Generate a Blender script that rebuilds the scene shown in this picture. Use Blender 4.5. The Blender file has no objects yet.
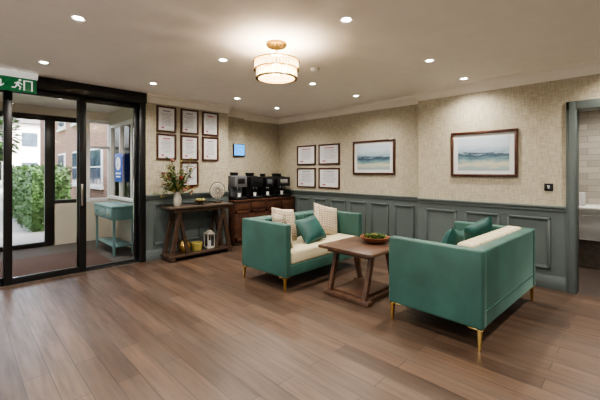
import bpy, bmesh, math, random
from mathutils import Vector, Matrix
random.seed(4)
R90=math.pi/2
CEIL=2.66
scene=bpy.context.scene
col=scene.collection
try: scene.view_settings.look='AgX - Medium High Contrast'
except Exception: pass

# ---------------------------------------------------------------- materials
def lin(c):
    return tuple(((v/255)/12.92 if v/255<=0.04045 else (((v/255)+0.055)/1.055)**2.4) for v in c[:3])+(1,)
def nodes(name):
    m=bpy.data.materials.new(name); m.use_nodes=True
    nt=m.node_tree; b=nt.nodes['Principled BSDF']
    return m,nt,b
def coords(nt,scale=(1,1,1),rot=(0,0,0),kind='Object'):
    tc=nt.nodes.new('ShaderNodeTexCoord'); mp=nt.nodes.new('ShaderNodeMapping')
    mp.inputs['Scale'].default_value=scale; mp.inputs['Rotation'].default_value=rot
    nt.links.new(tc.outputs[kind],mp.inputs[0]); return mp.outputs[0]
def noise(nt,vec,scale,detail=4,rough=.5):
    n=nt.nodes.new('ShaderNodeTexNoise'); n.inputs['Scale'].default_value=scale
    n.inputs['Detail'].default_value=detail; n.inputs['Roughness'].default_value=rough
    nt.links.new(vec,n.inputs['Vector']); return n.outputs['Fac']
def bump(nt,b,h,strength=.2,dist=.01):
    n=nt.nodes.new('ShaderNodeBump'); n.inputs['Strength'].default_value=strength; n.inputs['Distance'].default_value=dist
    nt.links.new(h,n.inputs['Height']); nt.links.new(n.outputs[0],b.inputs['Normal'])
def ramp(nt,fac,stops):
    n=nt.nodes.new('ShaderNodeValToRGB'); e=n.color_ramp.elements
    while len(e)<len(stops): e.new(.5)
    for i,(p,c) in enumerate(stops): e[i].position=p; e[i].color=c
    nt.links.new(fac,n.inputs[0]); return n.outputs[0]
def M(name,c,rough=.5,metal=0,vary=.12,ns=6,bs=0,sc=(1,1,1),emit=0,sheen=0,coat=0):
    m,nt,b=nodes(name); c=lin(c)
    v=coords(nt,sc); f=noise(nt,v,ns)
    d=tuple(x*(1-vary) for x in c[:3])+(1,); l=tuple(min(1,x*(1+vary)) for x in c[:3])+(1,)
    o=ramp(nt,f,[(.3,d),(.7,l)])
    nt.links.new(o,b.inputs['Base Color'])
    b.inputs['Roughness'].default_value=rough; b.inputs['Metallic'].default_value=metal
    if bs: bump(nt,b,f,bs,.005)
    if emit: nt.links.new(o,b.inputs['Emission Color']); b.inputs['Emission Strength'].default_value=emit
    if sheen: b.inputs['Sheen Weight'].default_value=sheen; b.inputs['Sheen Roughness'].default_value=.3; b.inputs['Sheen Tint'].default_value=tuple(min(1,x*2+.12) for x in c[:3])+(1,)
    if coat: b.inputs['Coat Weight'].default_value=coat
    return m
def wood(name,dark,light,sc=(2,30,30),rough=.4,bs=.05):
    m,nt,b=nodes(name); v=coords(nt,sc); f=noise(nt,v,1,6,.6)
    nt.links.new(ramp(nt,f,[(.3,lin(dark)),(.7,lin(light))]),b.inputs['Base Color'])
    b.inputs['Roughness'].default_value=rough; bump(nt,b,f,bs,.003); return m
def glass(name,tint=(1,1,1,1),ior=1.3):
    m=bpy.data.materials.new(name); m.use_nodes=True; nt=m.node_tree
    nt.nodes.remove(nt.nodes['Principled BSDF'])
    t=nt.nodes.new('ShaderNodeBsdfTransparent'); t.inputs[0].default_value=tint
    g=nt.nodes.new('ShaderNodeBsdfGlossy'); g.inputs['Roughness'].default_value=.02
    fr=nt.nodes.new('ShaderNodeFresnel'); fr.inputs[0].default_value=ior
    mx=nt.nodes.new('ShaderNodeMixShader'); nt.links.new(fr.outputs[0],mx.inputs[0]); nt.links.new(t.outputs[0],mx.inputs[1]); nt.links.new(g.outputs[0],mx.inputs[2])
    nt.links.new(mx.outputs[0],nt.nodes['Material Output'].inputs[0]); return m

# floor planks, running along world Y
m_floor,nt,b=nodes('vinyl_plank')
v=coords(nt,(1,1,1),(0,0,R90))
br=nt.nodes.new('ShaderNodeTexBrick'); nt.links.new(v,br.inputs['Vector'])
br.inputs['Scale'].default_value=1; br.inputs['Brick Width'].default_value=1.25; br.inputs['Row Height'].default_value=.15
br.inputs['Mortar Size'].default_value=.0028; br.inputs['Mortar Smooth'].default_value=0; br.offset=.37
br.inputs['Color1'].default_value=lin((90,71,58)); br.inputs['Color2'].default_value=lin((65,50,40)); br.inputs['Mortar'].default_value=lin((26,20,16))
g=noise(nt,coords(nt,(16,1.1,1)),1.6,8,.62); g2=noise(nt,coords(nt,(3,.5,1)),1.7,4,.5)
gm=ramp(nt,g,[(.3,(.55,.54,.53,1)),(.68,(1.24,1.22,1.21,1))])
mm=nt.nodes.new('ShaderNodeMix'); mm.data_type='RGBA'; mm.blend_type='MULTIPLY'; mm.inputs[0].default_value=.9
nt.links.new(br.outputs['Color'],mm.inputs[6]); nt.links.new(gm,mm.inputs[7])
gk=ramp(nt,g2,[(.42,(0,0,0,1)),(.7,(.30,.30,.30,1))])
mg=nt.nodes.new('ShaderNodeMix'); mg.data_type='RGBA'; nt.links.new(gk,mg.inputs[0]); nt.links.new(mm.outputs[2],mg.inputs[6]); mg.inputs[7].default_value=lin((92,82,74))
nt.links.new(mg.outputs[2],b.inputs['Base Color'])
rr=ramp(nt,g,[(.3,(.42,.42,.42,1)),(.7,(.30,.30,.30,1))]); nt.links.new(rr,b.inputs['Roughness']); bump(nt,b,g,.06,.003)

# wallpaper
m_wall,nt,b=nodes('textured_wallpaper')
f1=noise(nt,coords(nt,(60,60,8)),1,3); f2=noise(nt,coords(nt,(10,10,80)),1,3)
ad=nt.nodes.new('ShaderNodeMath'); ad.operation='ADD'; nt.links.new(f1,ad.inputs[0]); nt.links.new(f2,ad.inputs[1])
hf=nt.nodes.new('ShaderNodeMath'); hf.operation='MULTIPLY'; hf.inputs[1].default_value=.5; nt.links.new(ad.outputs[0],hf.inputs[0])
o=ramp(nt,hf.outputs[0],[(.36,lin((149,141,122))),(.62,lin((180,172,152)))])
nt.links.new(o,b.inputs['Base Color']); b.inputs['Roughness'].default_value=.7; bump(nt,b,hf.outputs[0],.1,.003)

m_ceil=M('ceiling_paint',(234,229,222),.85,vary=.02)
m_corn=M('cornice_paint',(220,214,203),.6,vary=.02)
m_sage=M('sage_panel_paint',(86,94,92),.42,vary=.04,ns=3)
m_black=M('black_frame',(17,17,18),.35,vary=.1)
m_bplast=M('black_plastic',(20,20,22),.3,vary=.1)
m_grey=M('grey_plastic',(90,92,95),.35)
m_steel=M('steel',(190,190,190),.25,1,vary=.05)
m_gold=M('brushed_brass',(214,180,112),.25,1,vary=.05)
m_green=M('green_velvet',(45,79,70),.6,vary=.26,ns=3,bs=.12,sheen=.7)
m_green2=M('green_velvet_inner',(50,86,76),.6,vary=.22,ns=5,bs=.1,sheen=.7)
m_teal=M('teal_velvet_pillow',(15,66,62),.5,vary=.3,ns=9,sheen=.6)
m_cream=M('cream_fabric',(180,170,142),.85,vary=.08,ns=40,bs=.2)
m_oak=wood('dark_oak',(42,31,25),(78,58,45),(3,25,25))
m_walnut=wood('walnut_table',(56,39,30),(92,66,50),(2,22,22),.35)
m_side=wood('red_brown_sideboard',(54,33,25),(92,60,44),(3,20,20),.35)
m_driftwood=wood('weathered_wood',(54,45,38),(96,82,70),(2,25,25),.5)
m_frame=wood('mahogany_frame',(46,25,18),(82,46,34),(20,20,20),.3)
m_paper=M('paper',(200,200,200),.7,vary=.02)
m_ink=M('print_ink',(130,130,140),.7)
m_redink=M('seal_ink',(160,84,104),.7)
m_white=M('white_upvc',(232,232,230),.35,vary=.02)
m_glass=glass('clear_glass')
m_vase=M('ceramic_vase',(176,170,158),.3,vary=.06)
m_leaf=M('leaf_green',(54,86,40),.5,vary=.35,ns=12)
m_hedge=M('hedge_green',(62,92,46),.6,vary=.45,ns=5)
m_leaf2=M('dry_grass_stem',(150,138,74),.6,vary=.3,ns=12)
m_red=M('red_petals',(150,36,42),.5,vary=.25,ns=15)
m_pink=M('blush_petals',(206,150,140),.6,vary=.15,ns=15)
m_mat=M('porch_carpet',(90,86,82),.95,vary=.3,ns=60,bs=.3)
m_door_mat=M('coir_doormat',(88,66,56),.95,vary=.3,ns=60,bs=.3)
m_exit=M('exit_green',(20,110,66),.4,emit=.15,vary=.03)
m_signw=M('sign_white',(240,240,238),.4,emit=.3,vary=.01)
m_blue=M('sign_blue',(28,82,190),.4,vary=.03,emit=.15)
m_tealp=M('teal_painted_wood',(110,146,146),.45,vary=.06)
m_screen=M('screen_blue',(70,150,225),.2,emit=1.3,vary=.15,ns=30)
m_lamp,nt,b=nodes('lamp_emitter'); b.inputs['Emission Color'].default_value=(1,.94,.84,1); b.inputs['Emission Strength'].default_value=80
m_bulb,nt,b=nodes('bulb_emitter'); b.inputs['Emission Color'].default_value=(1,.78,.48,1); b.inputs['Emission Strength'].default_value=40
m_cryst=bpy.data.materials.new('lit_crystal'); m_cryst.use_nodes=True; nt=m_cryst.node_tree; b=nt.nodes['Principled BSDF']
b.inputs['Base Color'].default_value=(1,.93,.8,1); b.inputs['Roughness'].default_value=.08; b.inputs['Transmission Weight'].default_value=.8
b.inputs['Emission Color'].default_value=(1,.76,.44,1); b.inputs['Emission Strength'].default_value=1.6  # crystals emit a warm glow themselves, imitating light from the bulbs inside
m_bowl=M('brown_bowl',(104,58,34),.3,vary=.15)
m_gravel=M('tarmac',(140,137,132),.95,vary=.15,ns=20)
m_render=M('white_render',(222,220,214),.8,vary=.03)
m_roof=M('slate_roof',(84,80,82),.8,vary=.2)
m_pane=M('window_pane_dark',(70,82,94),.08,vary=.4,ns=1.5)
m_stonew=M('porch_wall_paint',(200,194,178),.7,vary=.03)
m_rug=M('dark_tile',(70,60,54),.5,vary=.2)
def brickmat(name,bw,rh,mo,c1,c2,c3,rough):
    m,nt,b=nodes(name)
    br=nt.nodes.new('ShaderNodeTexBrick'); tc=nt.nodes.new('ShaderNodeTexCoord'); sx=nt.nodes.new('ShaderNodeSeparateXYZ'); cx=nt.nodes.new('ShaderNodeCombineXYZ')
    ad=nt.nodes.new('ShaderNodeMath'); ad.operation='ADD'
    nt.links.new(tc.outputs['Object'],sx.inputs[0]); nt.links.new(sx.outputs[0],ad.inputs[0]); nt.links.new(sx.outputs[1],ad.inputs[1])
    nt.links.new(ad.outputs[0],cx.inputs[0]); nt.links.new(sx.outputs[2],cx.inputs[1]); nt.links.new(cx.outputs[0],br.inputs['Vector'])
    br.inputs['Scale'].default_value=1; br.inputs['Brick Width'].default_value=bw; br.inputs['Row Height'].default_value=rh; br.inputs['Mortar Size'].default_value=mo
    br.inputs['Color1'].default_value=lin(c1); br.inputs['Color2'].default_value=lin(c2); br.inputs['Mortar'].default_value=lin(c3)
    nt.links.new(br.outputs[0],b.inputs['Base Color']); b.inputs['Roughness'].default_value=rough; return m
m_brick=brickmat('brick_wall',.225,.075,.008,(150,108,84),(126,90,70),(162,150,136),.9)
m_tile=brickmat('stone_mosaic_tile',.3,.1,.004,(176,170,160),(146,140,131),(130,125,117),.5)
m_knit,nt,b=nodes('patterned_pillow'); ck=nt.nodes.new('ShaderNodeTexChecker'); ck.inputs['Scale'].default_value=1
nt.links.new(coords(nt,(44,44,44),(0,R90/2,0)),ck.inputs['Vector']); ck.inputs['Color1'].default_value=lin((192,180,158)); ck.inputs['Color2'].default_value=lin((134,118,100))
nt.links.new(ck.outputs[0],b.inputs['Base Color']); b.inputs['Roughness'].default_value=.9
def art(name,ofs):
    m,nt,b=nodes(name)
    tc=nt.nodes.new('ShaderNodeTexCoord'); sx=nt.nodes.new('ShaderNodeSeparateXYZ'); nt.links.new(tc.outputs['Generated'],sx.inputs[0])
    f=noise(nt,coords(nt,(1.6,1,8)),2.2+ofs,5,.65)
    a=nt.nodes.new('ShaderNodeMath'); a.operation='MULTIPLY_ADD'; a.inputs[1].default_value=.45
    nt.links.new(f,a.inputs[0]); nt.links.new(sx.outputs[2],a.inputs[2])
    o=ramp(nt,a.outputs[0],[(.28,lin((140,156,158))),(.42,lin((182,178,156))),(.52,lin((116,144,146))),(.62,lin((76,104,118))),(.71,lin((46,66,80))),(.77,lin((138,158,172))),(1.0,lin((176,190,200)))])
    nt.links.new(o,b.inputs['Base Color']); b.inputs['Roughness'].default_value=.35; return m
m_art1=art('seascape_painting_a',.0); m_art2=art('seascape_painting_b',.9)

# ---------------------------------------------------------------- mesh builder
class B:
    def __init__(s,name,loc=(0,0,0),rz=0,ang=35):
        s.name=name; s.loc=loc; s.rz=rz; s.bm=bmesh.new(); s.mats=[]; s.ang=ang
    def mi(s,m):
        if m not in s.mats: s.mats.append(m)
        return s.mats.index(m)
    def add(s,tmp,m,mat=None):
        i=s.mi(m)
        if mat is not None: tmp.transform(mat)
        bmesh.ops.recalc_face_normals(tmp,faces=tmp.faces)
        for f in tmp.faces: f.material_index=i
        me=bpy.data.meshes.new('t'); tmp.to_mesh(me); tmp.free()
        s.bm.from_mesh(me); bpy.data.meshes.remove(me)
    def box(s,x0,x1,y0,y1,z0,z1,m,bev=0,seg=2,mat=None):
        t=bmesh.new(); bmesh.ops.create_cube(t,size=1)
        t.transform(Matrix.Translation(((x0+x1)/2,(y0+y1)/2,(z0+z1)/2))@Matrix.Diagonal((abs(x1-x0),abs(y1-y0),abs(z1-z0),1)))
        if bev: bmesh.ops.bevel(t,geom=t.edges[:],offset=bev,segments=seg,profile=.5,affect='EDGES')
        s.add(t,m,mat); return s
    def hexa(s,bot,top,m,bev=0):
        t=bmesh.new(); vs=[t.verts.new(p) for p in list(bot)+list(top)]
        t.faces.new(vs[:4]); t.faces.new(vs[4:])
        for i in range(4): t.faces.new((vs[i],vs[(i+1)%4],vs[4+(i+1)%4],vs[4+i]))
        if bev: bmesh.ops.bevel(t,geom=t.edges[:],offset=bev,segments=1,affect='EDGES')
        s.add(t,m); return s
    def beam(s,p0,p1,w,d,m,bev=.003):
        a,b_=Vector(p0),Vector(p1)
        q=lambda p:[(p.x-w/2,p.y-d/2,p.z),(p.x+w/2,p.y-d/2,p.z),(p.x+w/2,p.y+d/2,p.z),(p.x-w/2,p.y+d/2,p.z)]
        return s.hexa(q(a),q(b_),m,bev)
    def lathe(s,prof,m,seg=24,c=(0,0,0),mat=None):
        t=bmesh.new(); rings=[]
        for r,z in prof:
            if r<1e-5: rings.append([t.verts.new((c[0],c[1],c[2]+z))])
            else: rings.append([t.verts.new((c[0]+r*math.cos(2*math.pi*i/seg),c[1]+r*math.sin(2*math.pi*i/seg),c[2]+z)) for i in range(seg)])
        for a,b_ in zip(rings,rings[1:]):
            for i in range(seg):
                j=(i+1)%seg
                if len(a)==1 and len(b_)==1: continue
                if len(a)==1: t.faces.new((a[0],b_[i],b_[j]))
                elif len(b_)==1: t.faces.new((a[i],a[j],b_[0]))
                else: t.faces.new((a[i],a[j],b_[j],b_[i]))
        s.add(t,m,mat); return s
    def cyl(s,p0,p1,r,m,r2=None,seg=12):
        a,b_=Vector(p0),Vector(p1); d=b_-a; L=d.length
        q=d.to_track_quat('Z','Y').to_matrix().to_4x4(); q.translation=a
        r2=r if r2 is None else r2
        return s.lathe([(0,0),(r,0),(r2,L),(0,L)],m,seg,mat=q)
    def pillow(s,w,h,t,m,mat=None,n=14,p=3):
        tb=bmesh.new(); g=[[],[]]
        for k,sg in enumerate((1,-1)):
            for i in range(n+1):
                row=[]
                for j in range(n+1):
                    u=-1+2*i/n; v=-1+2*j/n
                    k1=1-.07*(1-abs(v)**2)*abs(u)**3; k2=1-.07*(1-abs(u)**2)*abs(v)**3
                    th=sg*t/2*max(0,(1-abs(u)**p))**.5*max(0,(1-abs(v)**p))**.5
                    row.append(tb.verts.new((u*w/2*k1,th,v*h/2*k2)))
                g[k].append(row)
            for i in range(n):
                for j in range(n): tb.faces.new((g[k][i][j],g[k][i+1][j],g[k][i+1][j+1],g[k][i][j+1]))
        bmesh.ops.remove_doubles(tb,verts=tb.verts,dist=1e-5)
        s.add(tb,m,mat); return s
    def leaf(s,p,d,L,w,m):
        d=Vector(d).normalized(); side=d.cross(Vector((random.uniform(-.3,.3),random.uniform(-.3,.3),1)))
        if side.length<.05: side=Vector((1,0,0))
        side.normalize(); up=side.cross(d); p=Vector(p); t=bmesh.new()
        a=t.verts.new(p); b1=t.verts.new(p+d*L*.45+side*w/2); b2=t.verts.new(p+d*L*.45-side*w/2); mid=t.verts.new(p+d*L*.5-up*w*.18); c=t.verts.new(p+d*L-Vector((0,0,L*.15)))
        t.faces.new((a,b1,mid)); t.faces.new((a,mid,b2)); t.faces.new((b1,c,mid)); t.faces.new((mid,c,b2))
        s.add(t,m); return s
    def done(s,rot=None):
        me=bpy.data.meshes.new(s.name); s.bm.to_mesh(me); s.bm.free()
        for m in s.mats: me.materials.append(m)
        for p in me.polygons: p.use_smooth=True
        me.set_sharp_from_angle(angle=math.radians(s.ang))
        o=bpy.data.objects.new(s.name,me); o.location=s.loc; o.rotation_euler=rot if rot else (0,0,s.rz); col.objects.link(o); return o
def simple(name,*a,m,bev=0):
    return B(name).box(*a,m,bev).done()
def copy(o,loc,rz=None):
    n=bpy.data.objects.new(o.name.split('.')[0],o.data); n.location=loc; n.rotation_euler=o.rotation_euler
    if rz is not None: n.rotation_euler=(0,0,rz)
    col.objects.link(n); return n

# ---------------------------------------------------------------- room shell
simple('floor',-3.1,5.1,-3.6,5.62,-.08,0,m=m_floor)
simple('floor_alcove',5.1,5.3,2.47,5.62,-.08,0,m=m_floor)
simple('floor_alcove_back',3.62,5.3,5.62,6.0,-.08,0,m=m_floor)
simple('ceiling',-3.1,7.3,-3.6,8.12,CEIL,CEIL+.1,m=m_ceil)
simple('wall_left',2.08,3.62,5.56,6.1,0,CEIL,m=m_wall)
simple('wall_recess_step',3.62,4.19,5.85,6.1,0,CEIL,m=m_wall)
simple('wall_recess',4.19,5.3,6.0,6.1,0,CEIL,m=m_wall)
simple('wall_right_far',5.3,5.42,2.47,6.1,0,CEIL,m=m_wall)
simple('wall_right',5.1,5.42,.62,2.47,0,CEIL,m=m_wall)
simple('wall_right_lintel',5.1,5.28,-.42,.62,2.17,CEIL,m=m_wall)
simple('wall_right_near',5.1,5.28,-3.5,-.42,0,CEIL,m=m_wall)
simple('wall_left_near',-3,-.75,5.56,5.7,0,CEIL,m=m_wall)
simple('wall_side',-3.1,5.28,-3.6,-3.5,0,CEIL,m=m_wall)
# rear wall (behind the camera) with an unseen window added to brighten the ceiling
b=B('wall_rear'); b.box(-3.1,-3,-3.5,-2.0,0,CEIL,m_wall); b.box(-3.1,-3,4.6,5.7,0,CEIL,m_wall); b.box(-3.1,-3,-2.0,4.6,0,.55,m_wall); b.box(-3.1,-3,-2.0,4.6,2.35,CEIL,m_wall); b.done()
b=B('added_fill_window'); 
for i in range(5): b.box(-3.09,-3.02,-2.0+i*1.635,-1.94+i*1.635,.55,2.35,m_white,.004)
b.box(-3.09,-3.02,-2.0,4.6,.55,.61,m_white); b.box(-3.09,-3.02,-2.0,4.6,2.29,2.35,m_white); b.done()

def frame_xf(p0,p1):
    a=Vector((p0[0],p0[1],0)); b_=Vector((p1[0],p1[1],0)); d=(b_-a); L=d.length; d.normalize()
    n=Vector((d.y,-d.x,0))
    mt=Matrix(((d.x,-n.x,0,a.x),(d.y,-n.y,0,a.y),(0,0,1,0),(0,0,0,1)))
    return mt,L
def cornice(name,p0,p1,e0=0,e1=0):
    mt,L=frame_xf(p0,p1); prof=[(0,-.13),(-.012,-.13),(-.016,-.115),(-.03,-.1),(-.05,-.06),(-.08,-.035),(-.10,-.03),(-.104,-.012),(-.12,-.01),(-.12,0),(0,0)]
    t=bmesh.new(); A=[t.verts.new(((-y)*e0,y,CEIL+z)) for y,z in prof]; Bv=[t.verts.new((L-(-y)*e1,y,CEIL+z)) for y,z in prof]
    t.faces.new(A); t.faces.new(Bv)
    for i in range(len(prof)):
        j=(i+1)%len(prof); t.faces.new((A[i],A[j],Bv[j],Bv[i]))
    b=B(name,ang=50); b.add(t,m_corn,mt); return b.done()
def dado(name,p0,p1,panels,h=1.0):
    mt,L=frame_xf(p0,p1); b=B(name)
    b.box(0,L,-.012,0,.0,h-.03,m_sage,mat=mt)
    b.box(-.0,L+.0,-.045,0,h-.02,h+.012,m_sage,.008,mat=mt)
    b.box(0,L,-.028,0,h-.06,h-.02,m_sage,.006,mat=mt)
    for x0,x1 in panels:
        z0,z1=.24,h-.14
        for w,o,dp in ((.022,0,.036),(.014,.022,.024)):
            X0,X1,Z0,Z1=x0+o,x1-o,z0+o,z1-o
            b.box(X0,X1,-dp,0,Z1-w,Z1,m_sage,.004,mat=mt); b.box(X0,X1,-dp,0,Z0,Z0+w,m_sage,.004,mat=mt)
            b.box(X0,X0+w,-dp,0,Z0,Z1,m_sage,.004,mat=mt); b.box(X1-w,X1,-dp,0,Z0,Z1,m_sage,.004,mat=mt)
    b.done()
    s=B('baseboard_'+name.split('_',1)[1]); s.box(0,L,-.03,-.0121,0,.15,m_sage,.004,mat=mt); s.box(0,L,-.022,-.0121,.145,.165,m_sage,.004,mat=mt); s.done()
def ev(L,n,g=.12):
    w=(L-g*(n+1))/n; return [(g+i*(w+g),g+i*(w+g)+w) for i in range(n)]
cornice('trim_cornice_left',(2.08,5.56),(3.62,5.56),0,0)
cornice('trim_cornice_recess_step',(3.5,5.85),(4.19,5.85),0,0)
cornice('trim_cornice_recess',(4.07,6.0),(5.3,6.0),0,1)
cornice('trim_cornice_right_far',(5.3,6.0),(5.3,2.35),1,0)
cornice('trim_cornice_right',(5.1,2.47),(5.1,-3.5),0,1)
dado('trim_left',(2.08,5.56),(3.62,5.56),ev(1.54,3),1.04)
dado('trim_recess',(4.19,6.0),(5.3,6.0),ev(1.11,2))
dado('trim_right_far',(5.3,6.0),(5.3,2.47),[(x,x+.36) for x in [.66+.47*i for i in range(6)]])
dado('trim_right',(5.1,2.47),(5.1,.62),[(.13,.59),(.71,1.15),(1.24,1.70)])
dado('trim_right_near',(5.1,-.42),(5.1,-3.5),ev(3.08,5))

# ---------------------------------------------------------------- interior doorway right
b=B('door_architrave')
for y0,y1 in ((.52,.62),(-.42,-.32)):
    b.box(5.07,5.3,y0,y1,0,2.25,m_sage,.005)
    b.box(5.055,5.07,y0+.01,y1-.03,0,2.24,m_sage,.004)
b.box(5.07,5.3,-.42,.62,2.15,2.25,m_sage,.005); b.done()
simple('floor_washroom',5.1,7.2,-2,2.3,-.08,-.001,m=m_rug)
simple('wall_washroom_end',7.2,7.3,-2.1,2.4,0,CEIL,m=m_tile)
simple('wall_washroom_side',5.42,7.2,2.3,2.4,0,CEIL,m=m_tile)
simple('wall_washroom_near',5.28,7.2,-2.1,-2,0,CEIL,m=m_tile)
b=B('vanity_unit',(0,0,0))
b.box(6.5,7.19,-.6,1.5,.42,.86,m_white,.004); b.box(6.46,7.19,-.62,1.52,.86,.90,m_white,.006)
for i in range(3):
    b.box(6.485,6.5,-.58+i*.69,.09+i*.69,.44,.84,m_paper,.004); b.cyl((6.47,-.35+i*.69,.78),(6.47,-.1+i*.69,.78),.006,m_steel)
b.box(6.6,7.19,-.5,1.4,0,.42,m_driftwood); b.done()
b=B('tissue_box',(6.8,.75,.9)); b.box(-.12,.12,-.15,.15,0,.2,m_paper,.01); b.lathe([(.0,.2),(.03,.2),(.05,.25),(.02,.28),(0,.27)],m_white,10); b.done()
b=B('light_switch',(5.1,.79,1.235),-R90); b.box(-.045,.045,-.012,0,-.045,.045,m_bplast,.004); b.box(-.012,.012,-.018,-.012,-.02,.02,m_steel,.002); b.done()

# ---------------------------------------------------------------- entrance sliding door (left)
Y=5.56
b=B('door_1')
b.box(-.75,2.08,Y-.06,Y+.14,2.49,CEIL-.001,m_black,.004)
b.box(-.75,2.08,Y-.075,Y-.06,2.5,2.64,m_bplast,.003)
b.box(1.985,2.08,Y-.03,Y+.14,0,2.49,m_black,.004)
b.box(-.75,-.66,Y-.03,Y+.14,0,2.49,m_black,.004)
def leafd(x0,x1,y0,w=.06,bot=.09):
    b.box(x0,x0+w,y0,y0+.045,.01,2.49,m_black,.004); b.box(x1-w,x1,y0,y0+.045,.01,2.49,m_black,.004)
    b.box(x0+w,x1-w,y0,y0+.045,.01,bot,m_black,.003); b.box(x0+w,x1-w,y0,y0+.045,2.42,2.49,m_black,.003)
    b.box(x0+w,x1-w,y0+.018,y0+.026,bot,2.42,m_glass)
leafd(-.66,.44,Y+.06); leafd(.38,1.27,Y+.0,.085); leafd(1.17,1.985,Y+.06,.05,.05)
b.box(1.2,1.225,Y-.03,Y,.95,1.25,m_steel,.004)
b.done()
simple('trim_threshold',-.75,2.08,Y+.0,Y+.14,.0005,.008,m=m_steel)
simple('floor_porch',-.75,2.3,5.62,8.1,-.08,-.001,m=m_mat)
simple('doormat',-.5,1.7,5.78,7.1,0.0,.012,m=m_door_mat,bev=.003)
b=B('wall_porch_right'); X=2.24
b.box(X,X+.12,5.7,8.0,0,.86,m_stonew); b.box(X,X+.12,5.7,8.0,2.4,CEIL,m_stonew); b.box(X,X+.12,5.7,6.0,.86,2.4,m_stonew); b.box(X,X+.12,7.92,8.0,.86,2.4,m_stonew); b.done()
b=B('window_1')
b.box(X-.02,X+.12,6.0,7.92,.86,.92,m_white,.006); b.box(X,X+.1,6.0,7.92,2.33,2.4,m_white,.006)
for y in (6.0,6.64,7.28,7.86): b.box(X,X+.1,y,y+.06,.92,2.33,m_white,.006)
b.box(X+.04,X+.05,6.03,7.9,.92,2.34,m_glass); b.done()
simple('wall_porch_left',-.87,-.75,5.7,8.1,0,CEIL,m=m_stonew)
b=B('wall_porch_front'); b.box(1.28,2.36,8.0,8.1,0,.8,m_stonew); b.box(-.75,2.36,8.0,8.1,2.5,CEIL,m_stonew); b.done()
b=B('window_2'); 
for x in (1.82,2.24): b.box(x,x+.07,8.0,8.09,.8,2.5,m_white,.005)
b.box(1.89,2.24,8.0,8.09,.8,.87,m_white,.005); b.box(1.89,2.24,8.0,8.09,2.43,2.5,m_white,.005); b.box(1.89,2.24,8.0,8.09,1.9,1.95,m_white,.005); b.box(1.89,2.24,8.04,8.05,.8,2.5,m_glass); b.done()
b=B('door_2')
for x,w in ((-.7,.08),(.2,.1),(1.14,.16),(1.74,.08)): b.box(x,x+w,8.0,8.09,(0 if x<1.5 else .8),2.5,m_black,.005)
b.box(-.7,1.82,8.0,8.09,2.4,2.5,m_black,.005); b.box(1.3,1.74,8.0,8.09,.8,.87,m_black,.004); b.box(-.62,1.14,8.0,8.09,.0,.08,m_black,.004)
b.box(-.62,1.14,8.04,8.05,.08,2.4,m_glass); b.box(1.3,1.74,8.04,8.05,.87,2.4,m_glass); b.done()
b=B('information_sign',(2.22,7.30,1.5),-R90)
b.box(-.22,.22,-.006,0,-.28,.28,m_blue,.002)
b.lathe([(0,0),(.13,0),(.13,.006),(0,.006)],m_signw,28,mat=Matrix.Translation((0,-.006,.08))@Matrix.Rotation(R90,4,'X'))
b.box(-.018,.018,-.016,-.012,.01,.11,m_blue); b.box(-.018,.018,-.016,-.012,.13,.165,m_blue)
b.box(-.15,.15,-.009,-.006,-.13,-.10,m_signw); b.box(-.12,.12,-.009,-.006,-.19,-.165,m_signw); b.done()
b=B('painted_console_table',(1.98,6.75,0),-R90)
b.box(-.56,.56,-.2,.2,.80,.835,m_tealp,.006); b.box(-.53,.53,-.18,.18,.60,.80,m_tealp,.004)
for i in range(3):
    b.box(-.51+i*.345,-.18+i*.345,-.192,-.18,.625,.78,m_tealp,.005); b.lathe([(0,0),(.012,0),(.014,.012),(0,.02)],m_gold,10,mat=Matrix.Translation((-.345+i*.345,-.192,.70))@Matrix.Rotation(R90,4,'X'))
for x in (-.5,.5):
    for y in (-.15,.15): b.beam((x,y,0),(x,y,.6),.035,.035,m_tealp)
b.box(-.5,.5,-.15,.15,.14,.16,m_tealp,.003); b.done()
# exit sign
b=B('exit_sign',(.47,5.36,2.40))
b.box(-.22,.22,-.045,.045,.17,.245,m_signw,.008); b.box(-.21,.21,-.012,.012,0,.17,m_exit,.003)
b.box(-.02,.02,-.02,.02,.245,.259,m_signw)
b.box(.08,.17,-.016,-.012,.02,.145,m_signw)
b.box(.095,.155,-.018,-.016,.02,.132,m_exit)
def strip(p,q,w): 
    (x0,z0),(x1,z1)=p,q; dx,dz=x1-x0,z1-z0; L=math.hypot(dx,dz); nx,nz=-dz/L*w/2,dx/L*w/2
    b.hexa([(x0+nx,-.019,z0+nz),(x0-nx,-.019,z0-nz),(x1-nx,-.019,z1-nz),(x1+nx,-.019,z1+nz)],[(x0+nx,-.012,z0+nz),(x0-nx,-.012,z0-nz),(x1-nx,-.012,z1-nz),(x1+nx,-.012,z1+nz)],m_signw)
ox=.055
def st(p,q,w): strip((p[0]+ox,p[1]),(q[0]+ox,q[1]),w)
st((-.02,.118),(-.035,.075),.026); st((-.035,.08),(-.002,.06),.013); st((-.002,.062),(-.012,.025),.012); st((-.037,.078),(-.055,.045),.013); st((-.055,.045),(-.085,.045),.012); st((-.02,.114),(.014,.09),.010); st((-.022,.114),(-.06,.096),.010)
b.lathe([(0,0),(.014,0),(.014,.006),(0,.006)],m_signw,14,mat=Matrix.Translation((-.008+ox,-.012,.14))@Matrix.Rotation(R90,4,'X'))
strip((-.13,.12),(-.13,.05),.014); strip((-.13,.045),(-.16,.075),.012); strip((-.13,.045),(-.10,.075),.012)
b.done()

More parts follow.
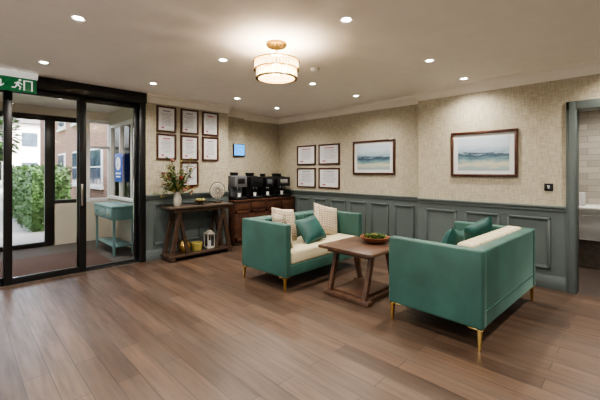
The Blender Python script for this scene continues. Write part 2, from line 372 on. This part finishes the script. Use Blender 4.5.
# ---------------------------------------------------------------- outdoors
simple('ground',-30,30,8.1,70,-.12,-.03,m=m_gravel)
simple('ground_side',-30,7.4,-30,-3.6,-.12,-.03,m=m_gravel)
simple('ground_rear',-30,-3.1,-3.6,8.1,-.12,-.03,m=m_gravel)
simple('lawn',-14,.2,10.2,22,-.03,.02,m=m_hedge)
b=B('brick_building'); b.box(3.2,9,8.9,24,-.03,5.2,m_brick)
b.hexa([(2.9,8.7,5.2),(9.2,8.7,5.2),(9.2,24.2,5.2),(2.9,24.2,5.2)],[(5.5,8.7,7.4),(6,8.7,7.4),(6,24.2,7.4),(5.5,24.2,7.4)],m_roof)
for y in (9.7,12.0,14.6,17.4,20.4):
    for z in (.95,3.3):
        b.box(3.15,3.22,y,y+1.3,z,z+1.25,m_white,.01); 
        for k in range(3):
            for j in range(2): b.box(3.13,3.16,y+.07+k*.41,y+.41+k*.41,z+.07+j*.58,z+.60+j*.58,m_pane)
        b.box(3.1,3.2,y-.08,y+1.38,z-.1,z,m_render)
b.done()
b=B('white_house'); b.box(3,10,38,46,-.03,5.6,m_render); b.hexa([(2.6,37.6,5.6),(10.4,37.6,5.6),(10.4,46.4,5.6),(2.6,46.4,5.6)],[(2.6,42,8.4),(10.4,42,8.4),(10.4,42.05,8.4),(2.6,42.05,8.4)],m_roof)
for x in (3.8,6,8.2):
    for z in (1,3.6): b.box(x,x+1.1,37.95,38.02,z,z+1.2,m_pane)
b.done()
b=B('hedge')
for i in range(2600):
    u,v,w=random.random(),random.random(),random.random()
    x=1.15+.85*u; y=10.2+6*v; z=1.5*w
    f=random.choice('xxyt')
    if f=='x': x=1.15+random.uniform(-.06,.06)
    elif f=='y': y=10.2+random.uniform(-.06,.06)
    else: z=1.5+random.uniform(-.06,.08)
    b.leaf((x,y,z),(random.uniform(-1,.3),random.uniform(-1,.3),random.uniform(-.3,1)),.09,.065,m_hedge)
b.box(1.2,2.0,10.25,16.2,-.03,1.47,m_hedge,.05); b.done()
b=B('garden_tree'); b.cyl((.4,24,-.03),(.5,24,3),.16,m_oak,.1)
for i in range(1100):
    d=Vector((random.gauss(0,1),random.gauss(0,1),random.gauss(0,1))).normalized()*random.uniform(1.0,1.7)
    b.leaf(Vector((.5,24,3.4))+d,d,.4,.3,m_hedge)
b.done()

# ---------------------------------------------------------------- sofas
def sofa(loc,rz,back,L=1.55):
    b=B('velvet_sofa',loc,rz); D=.85; x=L/2; y=D/2
    b.box(-x+.06,x-.06,-y+.004,y-.06,.172,.31,m_green,.012,3)
    for s in (-1,1):
        b.box(min(s*x,s*(x-.1)),max(s*x,s*(x-.1)),-y,y,.17,.80,m_green,.02,3)
        yy=-y+.004
        b.cyl((s*(x-.012),yy,.19),(s*(x-.012),yy,.785),.005,m_green2,seg=6); b.cyl((s*(x-.088),yy,.31),(s*(x-.088),yy,.785),.005,m_green2,seg=6)
    b.box(-x+.08,x-.08,y-.12,y-.003,.172,.797,m_green,.02,3)
    b.cyl((-x+.02,y-.002,.31),(x-.02,y-.002,.31),.004,m_green2,seg=6)
    w=(L-.2)/2
    for i in (0,1):
        x0=-x+.1+i*w
        b.box(x0+.003,x0+w-.003,-y+.005,y-.22,.305,.47,m_cream,.035,4)
    n=8; cw=(L-.2)/n
    for i in range(n):
        x0=-x+.1+i*cw
        b.box(x0+.001,x0+cw-.001,y-.25,y-.10,.40,.82 if back is m_cream else .80,back,.03,4)
    for sx in (-1,1):
        for sy in (-1,1):
            cx,cy=sx*(x-.03),sy*(y-.03)
            b.hexa([(cx-.008+sx*.012,cy-.010,0),(cx+.008+sx*.012,cy-.010,0),(cx+.008+sx*.012,cy+.010,0),(cx-.008+sx*.012,cy+.010,0)],
                   [(cx-.018,cy-.016,.17),(cx+.018,cy-.016,.17),(cx+.018,cy+.016,.17),(cx-.018,cy+.016,.17)],m_gold,.002)
            b.box(min(cx+sx*.025,cx-sx*.09),max(cx+sx*.025,cx-sx*.09),cy-.016,cy+.016,.158,.1695,m_gold,.002)
            b.box(cx-.016,cx+.016,min(cy+sy*.025,cy-sy*.09),max(cy+sy*.025,cy-sy*.09),.158,.1695,m_gold,.002)
    return b.done()
s1=sofa((3.48,3.37,0),math.radians(1),m_green2,1.60)
s2=sofa((3.70,1.265,0),math.pi-math.radians(2.3),m_cream,1.57)
def pil(loc,rot,m,w=.45,h=.45,t=.15):
    b=B('throw_pillow',loc); b.pillow(w,h,t,m); b.done(rot)
pil((2.94,3.27,.68),(-.25,0,1.25),m_knit,.44,.44,.13)
pil((3.14,3.44,.70),(-.28,.15,.1),m_knit,.46,.46)
pil((3.42,3.21,.63),(-.60,-.08,.1),m_teal,.46,.38)
pil((3.92,3.37,.69),(-.28,.25,-.12),m_knit,.50,.46)
pil((3.50,1.36,.655),(.35,.2,.1),m_teal,.42,.42)
pil((4.21,1.32,.67),(.3,-.3,-.45),m_teal,.42,.42)

# ---------------------------------------------------------------- coffee table
b=B('coffee_table',(3.36,2.32,0))
b.box(-.37,.37,-.37,.37,.53,.565,m_walnut,.006)
b.box(-.30,.30,-.28,.28,.49,.53,m_walnut,.004)
for sx in (-1,1):
    for sy in (-1,1): b.beam((sx*.30,sy*.24,.05),(sx*.17,sy*.24,.49),.06,.045,m_walnut)
    b.box(sx*.30-.045,sx*.30+.045,-.31,.31,0,.05,m_walnut,.006)
for sy in (-1,1): b.box(-.25,.25,sy*.24-.025,sy*.24+.025,.005,.045,m_walnut,.004)
b.box(-.28,.28,-.21,.21,.045,.07,m_walnut,.004)
b.done()
b=B('succulent_bowl',(3.57,2.28,.566))
b.lathe([(0,0),(.08,0),(.15,.025),(.18,.07),(.168,.072),(.13,.045),(0,.045)],m_bowl,28)
for i in range(260):
    a=random.uniform(0,6.28); r=random.uniform(0,.12)
    b.leaf((r*math.cos(a),r*math.sin(a),.048),(math.cos(a)*.5,math.sin(a)*.5,random.uniform(.6,1.6)),.065,.026,m_leaf if i%4 else m_leaf2)
b.done()

# ---------------------------------------------------------------- console table with decor
b=B('console_table',(2.87,5.315,0))
b.box(-.58,.58,-.185,.185,.83,.865,m_driftwood,.005); b.box(-.50,.50,-.15,.15,.77,.83,m_oak,.004)
for sx in (-1,1):
    for sy in (-1,1): b.beam((sx*.53,sy*.13,.06),(sx*.40,sy*.13,.77),.07,.05,m_oak)
    for sy in (-1,1): b.beam((sx*.26,sy*.13,.09),(sx*.40,sy*.13,.77),.05,.04,m_oak)
b.box(-.58,.58,-.17,.17,.06,.095,m_oak,.005)
for sx in (-1,1): b.box(sx*.52-.04,sx*.52+.04,-.17,.17,0,.06,m_oak,.004)
b.done()
b=B('flower_vase',(2.48,5.28,.866))
b.lathe([(0,0),(.045,0),(.06,.04),(.065,.12),(.045,.19),(.04,.22),(.05,.235),(.04,.235),(.03,.2),(0,.2)],m_vase,24)
for i in range(95):
    a=random.uniform(0,6.28); sp=random.uniform(.05,.37); h=random.uniform(.30,.88)-sp*.5
    p=Vector((0,0,.2)); q=Vector((sp*math.cos(a),sp*math.sin(a)*.5,h))
    b.cyl(p,q,.0025,m_leaf2 if i%3==0 else m_leaf,seg=5)
    for k in range(6):
        t=random.uniform(.35,1); b.leaf(p.lerp(q,t),(math.cos(a)+random.uniform(-.8,.8),(math.sin(a)+random.uniform(-.8,.8))*.5,random.uniform(-.1,.9)),random.uniform(.06,.12),.026,m_leaf if i%3 else m_leaf2)
    if i%5==0:
        mt=(m_pink,m_red,m_leaf2,m_pink)[(i//5)%4]
        for k in range(14):
            b.leaf(q,(random.gauss(0,1),random.gauss(0,1),random.gauss(.4,.6)),.048,.038,mt)
b.done()
b=B('decorative_bowl',(2.90,5.30,.866)); b.lathe([(0,0),(.04,0),(.04,.015),(.12,.07),(.115,.072),(.03,.025),(0,.025)],m_driftwood,28)
for i in range(5): b.lathe([(0,-.03),(.022,-.02),(.03,0),(.022,.02),(0,.03)],m_leaf2,12,c=(.05*math.cos(i*1.25),.05*math.sin(i*1.25),.075))
b.done()
b=B('disc_sculpture',(3.24,5.32,.866)); b.box(-.06,.06,-.035,.035,0,.03,m_oak,.004); b.cyl((0,0,.03),(0,0,.09),.006,m_steel)
b.lathe([(0,-.012),(.1,-.012),(.14,-.004),(.145,0),(.14,.004),(.1,.012),(0,.012)],m_vase,36,mat=Matrix.Translation((0,0,.22))@Matrix.Rotation(R90,4,'X'))
b.lathe([(.146,-.008),(.154,-.008),(.154,.008),(.146,.008),(.146,-.008)],m_steel,36,mat=Matrix.Translation((0,0,.22))@Matrix.Rotation(R90,4,'X'))
for i in range(16):
    a=i*math.pi/8; b.cyl((.03*math.cos(a),-.015,.22+.03*math.sin(a)),(.125*math.cos(a),-.009,.22+.125*math.sin(a)),.004,m_driftwood,seg=5)
b.done()
b=B('decorative_urn',(2.62,5.32,.096)); b.lathe([(0,0),(.05,0),(.09,.06),(.10,.12),(.07,.18),(.035,.21),(.05,.24),(.04,.24),(0,.2)],m_gold,28); b.done()
b=B('storage_basket',(2.84,5.32,.096)); b.lathe([(0,0),(.08,0),(.10,.12),(.095,.13),(.085,.12),(.07,.01),(0,.01)],m_leaf2,24); b.done()
b=B('candle_lantern',(3.08,5.32,.096))
b.box(-.07,.07,-.07,.07,0,.02,m_vase,.003); b.box(-.07,.07,-.07,.07,.24,.26,m_vase,.003)
for sx in (-1,1):
    for sy in (-1,1): b.box(sx*.062-.007,sx*.062+.007,sy*.062-.007,sy*.062+.007,.02,.24,m_vase)
b.hexa([(-.06,-.06,.26),(.06,-.06,.26),(.06,.06,.26),(-.06,.06,.26)],[(-.015,-.015,.31),(.015,-.015,.31),(.015,.015,.31),(-.015,.015,.31)],m_vase)
b.cyl((0,0,.02),(0,0,.12),.03,m_paper,seg=16); b.done()

# ---------------------------------------------------------------- sideboard + machines
b=B('sideboard',(4.46,5.63,0)); w=.80
b.box(-w,w,-.20,.205,.07,.84,m_side,.004); b.box(-w-.01,w+.01,-.225,.21,.84,.875,m_side,.006); b.box(-w+.03,w-.03,-.17,.18,0,.07,m_oak)
for i in range(4):
    x0=-w+.015+i*.395; x1=x0+.385
    b.box(x0,x1,-.215,-.2,.68,.82,m_side,.004); b.box(x0,x1,-.215,-.2,.10,.665,m_side,.004)
    for q in ((x0,x0+.05,.10,.665),(x1-.05,x1,.10,.665),(x0,x1,.10,.15),(x0,x1,.615,.665)): b.box(q[0],q[1],-.226,-.215,q[2],q[3],m_side,.003)
    b.cyl(((x0+x1)/2,-.215,.75),((x0+x1)/2,-.24,.75),.012,m_gold); b.cyl((x1-.03 if i%2==0 else x0+.03,-.226,.42),(x1-.03 if i%2==0 else x0+.03,-.25,.42),.010,m_gold)
b.done()
def machine(name,x,y,w,h,d,body,scr):
    b=B(name,(x,y,.876)); W=w/2; Dd=d/2
    b.box(-W,W,-Dd,Dd,0,.05,m_bplast,.006); b.box(-W,W,-Dd*.1,Dd,.05,h,body,.012)
    b.box(-W,W,-Dd*.95,-Dd*.05,h*.52,h*.97,body,.012)
    b.box(-W*.7,W*.7,-Dd*.9,-Dd*.2,.05,.058,m_steel,.002)
    b.box(-W*.6,W*.6,-Dd*.96-.004,-Dd*.95,h*.66,h*.88,scr,.002)
    for s in (-1,1): b.cyl((s*W*.25,-Dd*.55,h*.52),(s*W*.25,-Dd*.55,h*.43),.012,m_steel)
    b.lathe([(0,.0),(W*.55,0),(W*.62,.05),(W*.62,.06),(0,.065)],m_bplast,20,c=(0,Dd*.35,h))
    b.lathe([(0,0),(.025,0),(.035,.07),(.03,.07),(0,.01)],m_white,16,c=(0,-Dd*.55,.058))
    b.done()
machine('coffee_machine',3.84,5.62,.27,.47,.38,m_grey,m_bplast)
machine('coffee_machine',4.22,5.62,.30,.46,.38,m_bplast,m_bplast)
machine('hot_water_dispenser',4.56,5.62,.2,.44,.36,m_bplast,m_grey)
machine('coffee_machine',4.97,5.64,.36,.44,.38,m_bplast,m_steel)
b=B('wall_tablet_screen',(4.06,5.85,1.86)); b.box(-.14,.14,-.03,0,-.13,.13,m_bplast,.006); b.box(-.125,.125,-.033,-.03,-.105,.115,m_screen); b.done()

# ---------------------------------------------------------------- frames
def cert(name,loc,rz,w,h,seed):
    random.seed(seed); b=B(name,loc,rz); W,H=w/2,h/2; f=.03
    b.box(-W,W,-.008,0,-H,H,m_oak)
    for q in ((-W,W,H-f,H),(-W,W,-H,-H+f),(-W,-W+f,-H+f,H-f),(W-f,W,-H+f,H-f)): b.box(q[0],q[1],-.024,-.0,q[2],q[3],m_frame,.004)
    b.box(-W+f,W-f,-.010,-.008,-H+f,H-f,m_paper)
    iw=W-f-.03; z=H-f-.04
    b.box(-iw*.6,iw*.6,-.012,-.010,z-.02,z,m_redink if seed%2 else m_ink); z-=.045
    while z>-H+f+.08:
        l=iw*random.uniform(.5,.95); b.box(-l,l,-.0115,-.010,z-.007,z,m_ink); z-=.022
    b.box(-iw*.8,-iw*.4,-.012,-.010,-H+f+.03,-H+f+.06,m_redink)
    b.done()
k=0
for x,rows in ((2.42,(0,1)),(2.83,(0,1,2)),(3.235,(0,1))):
    for r in rows: cert('certificate_frame',(x,5.558,2.29-.455*r),0,.33,.43,k); k+=1
for y in (5.10,4.46):
    for z in (1.775,1.29): cert('certificate_frame',(5.298,y,z),-R90,.55,.42,k); k+=1
def painting(loc,w,h,a):
    b=B('framed_painting',loc,-R90); W,H=w/2,h/2; f=.035
    b.box(-W,W,-.008,0,-H,H,m_oak)
    for q in ((-W,W,H-f,H),(-W,W,-H,-H+f),(-W,-W+f,-H+f,H-f),(W-f,W,-H+f,H-f)): b.box(q[0],q[1],-.03,-.0,q[2],q[3],m_frame,.006)
    b.box(-W+f,W-f,-.010,-.008,-H+f,H-f,m_paper)
    p=b.done()
    b=B('seascape_canvas')
    b.box(-W+f+.06,W-f-.06,-.002,0,-H+f+.05,H-f-.05,a); c=b.done()
    c.parent=p; c.location=(0,-.010,0)
painting((5.298,3.42,1.68),.88,.62,m_art1)
painting((5.098,1.535,1.67),.84,.63,m_art2)

# ---------------------------------------------------------------- lighting fixtures
b=B('chandelier',(2.16,2.48,2.32)); h=CEIL-2.32
b.lathe([(0,h-.001),(.10,h-.001),(.10,h-.02),(.09,h-.03),(0,h-.03)],m_gold,32)
b.cyl((0,0,.13),(0,0,h-.03),.007,m_gold)
for a in range(3):
    c,s_=math.cos(a*2.094),math.sin(a*2.094); b.cyl((.0,0,.24),(.205*c,.205*s_,.170),.005,m_gold)
for z,r in ((.0,.195),(.080,.212),(.160,.218)): 
    b.lathe([(r-.02,z),(r+.006,z),(r+.006,z+.010),(r-.02,z+.010),(r-.02,z)],m_gold,48)
b.lathe([(.0,.002),(.18,.002),(.18,.006),(0,.006)],m_cryst,36)
for (r,n,z0,z1) in ((.190,40,.012,.078),(.206,44,.092,.158),(.15,28,.012,.078),(.16,30,.092,.158)):
    for i in range(n):
        mt=Matrix.Rotation(2*math.pi*(i+.5*(z0>.05))/n,4,'Z')
        b.box(r-.006,r+.006,-.010,.010,z0,z1,m_cryst,.004,1,mat=mt)
for i in range(5):
    a=i*1.2566; b.lathe([(0,0),(.02,.01),(.026,.03),(.015,.05),(0,.055)],m_bulb,14,c=(.10*math.cos(a),.10*math.sin(a),.06)); b.cyl((.1*math.cos(a),.1*math.sin(a),.112),(.0,0,.14),.006,m_gold,seg=8)
ch=b.done()
def light(name,kind,loc,e,parent=None,size=.05,colr=(1,.84,.66),**kw):
    l=bpy.data.lights.new(name,kind); l.energy=e; l.color=colr
    if kind in('POINT','SPOT'): l.shadow_soft_size=size
    for k_,v_ in kw.items(): setattr(l,k_,v_)
    o=bpy.data.objects.new(name,l); col.objects.link(o)
    if parent: o.parent=parent; o.location=Vector(loc)-parent.location
    else: o.location=loc
    return o
light('bulb_light','POINT',(2.16,2.48,2.40),75,ch,.05,(1,.80,.58))
DL=[(.67,3.18),(2.21,1.68),(2.05,3.25),(3.68,1.65),(4.72,1.65),(1.91,4.81),(3.5,3.25),(3.3,4.8),(4.56,3.27),(4.36,5.0),
    (.67,1.66),(.67,0),(2.1,0),(3.6,0),(4.7,0),(-1,1.66),(-1,3.2),(-1,0),(.67,4.75),(.67,-1.8),(2.07,-1.8),(3.5,-1.8),(-1,-1.8)]
first=None
for x,y in DL+[(6.3,.4),(1.2,6.9)]:
    if first is None:
        b=B('recessed_downlight',(x,y,CEIL)); b.lathe([(.034,-.002),(.048,-.010),(.052,-.004),(.052,0),(.034,0)],m_white,28); b.lathe([(0,-.003),(.034,-.003),(.034,-.001),(0,-.001)],m_lamp,24); first=b.done(); o=first
    else: o=copy(first,(x,y,CEIL))
    light('downlight_lamp','SPOT',(x,y,CEIL-.02),170 if x>6 else (145 if y>4.5 and x>3 else 122),o,.04,(1,.93,.83),spot_size=math.radians(150),spot_blend=1)
b=B('smoke_detector',(3.0,2.75,CEIL)); b.lathe([(0,-.045),(.03,-.045),(.045,-.035),(.055,-.02),(.055,0),(0,0)],m_white,28); b.done()

# ---------------------------------------------------------------- world
w=bpy.data.worlds.new('World'); scene.world=w; w.use_nodes=True; nt=w.node_tree
sk=nt.nodes.new('ShaderNodeTexSky'); sk.sky_type='NISHITA'; sk.sun_disc=False; sk.sun_elevation=math.radians(40); sk.sun_rotation=2.5; sk.dust_density=7; sk.air_density=1
hs=nt.nodes.new('ShaderNodeHueSaturation'); hs.inputs['Saturation'].default_value=.45; nt.links.new(sk.outputs[0],hs.inputs['Color'])
nt.links.new(hs.outputs[0],nt.nodes['Background'].inputs[0]); nt.nodes['Background'].inputs[1].default_value=2.0
def portal(loc,rot,sx,sy):
    l=bpy.data.lights.new('window_portal','AREA'); l.shape='RECTANGLE'; l.size=sx; l.size_y=sy; l.cycles.is_portal=True
    o=bpy.data.objects.new('window_portal',l); o.location=loc; o.rotation_euler=rot; col.objects.link(o)
portal((-3.0,1.3,1.45),(R90,0,-R90),6.6,1.8)  # sky portal of the added rear window
portal((.8,5.75,1.25),(R90,0,math.pi),2.8,2.4)

cam=bpy.data.cameras.new('camera'); co=bpy.data.objects.new('camera',cam); col.objects.link(co); scene.camera=co
co.location=(0,0,1.43); co.rotation_euler=(R90,0,-math.pi/4); cam.sensor_width=36; cam.lens=20.4; cam.shift_y=-.048; cam.clip_start=.05
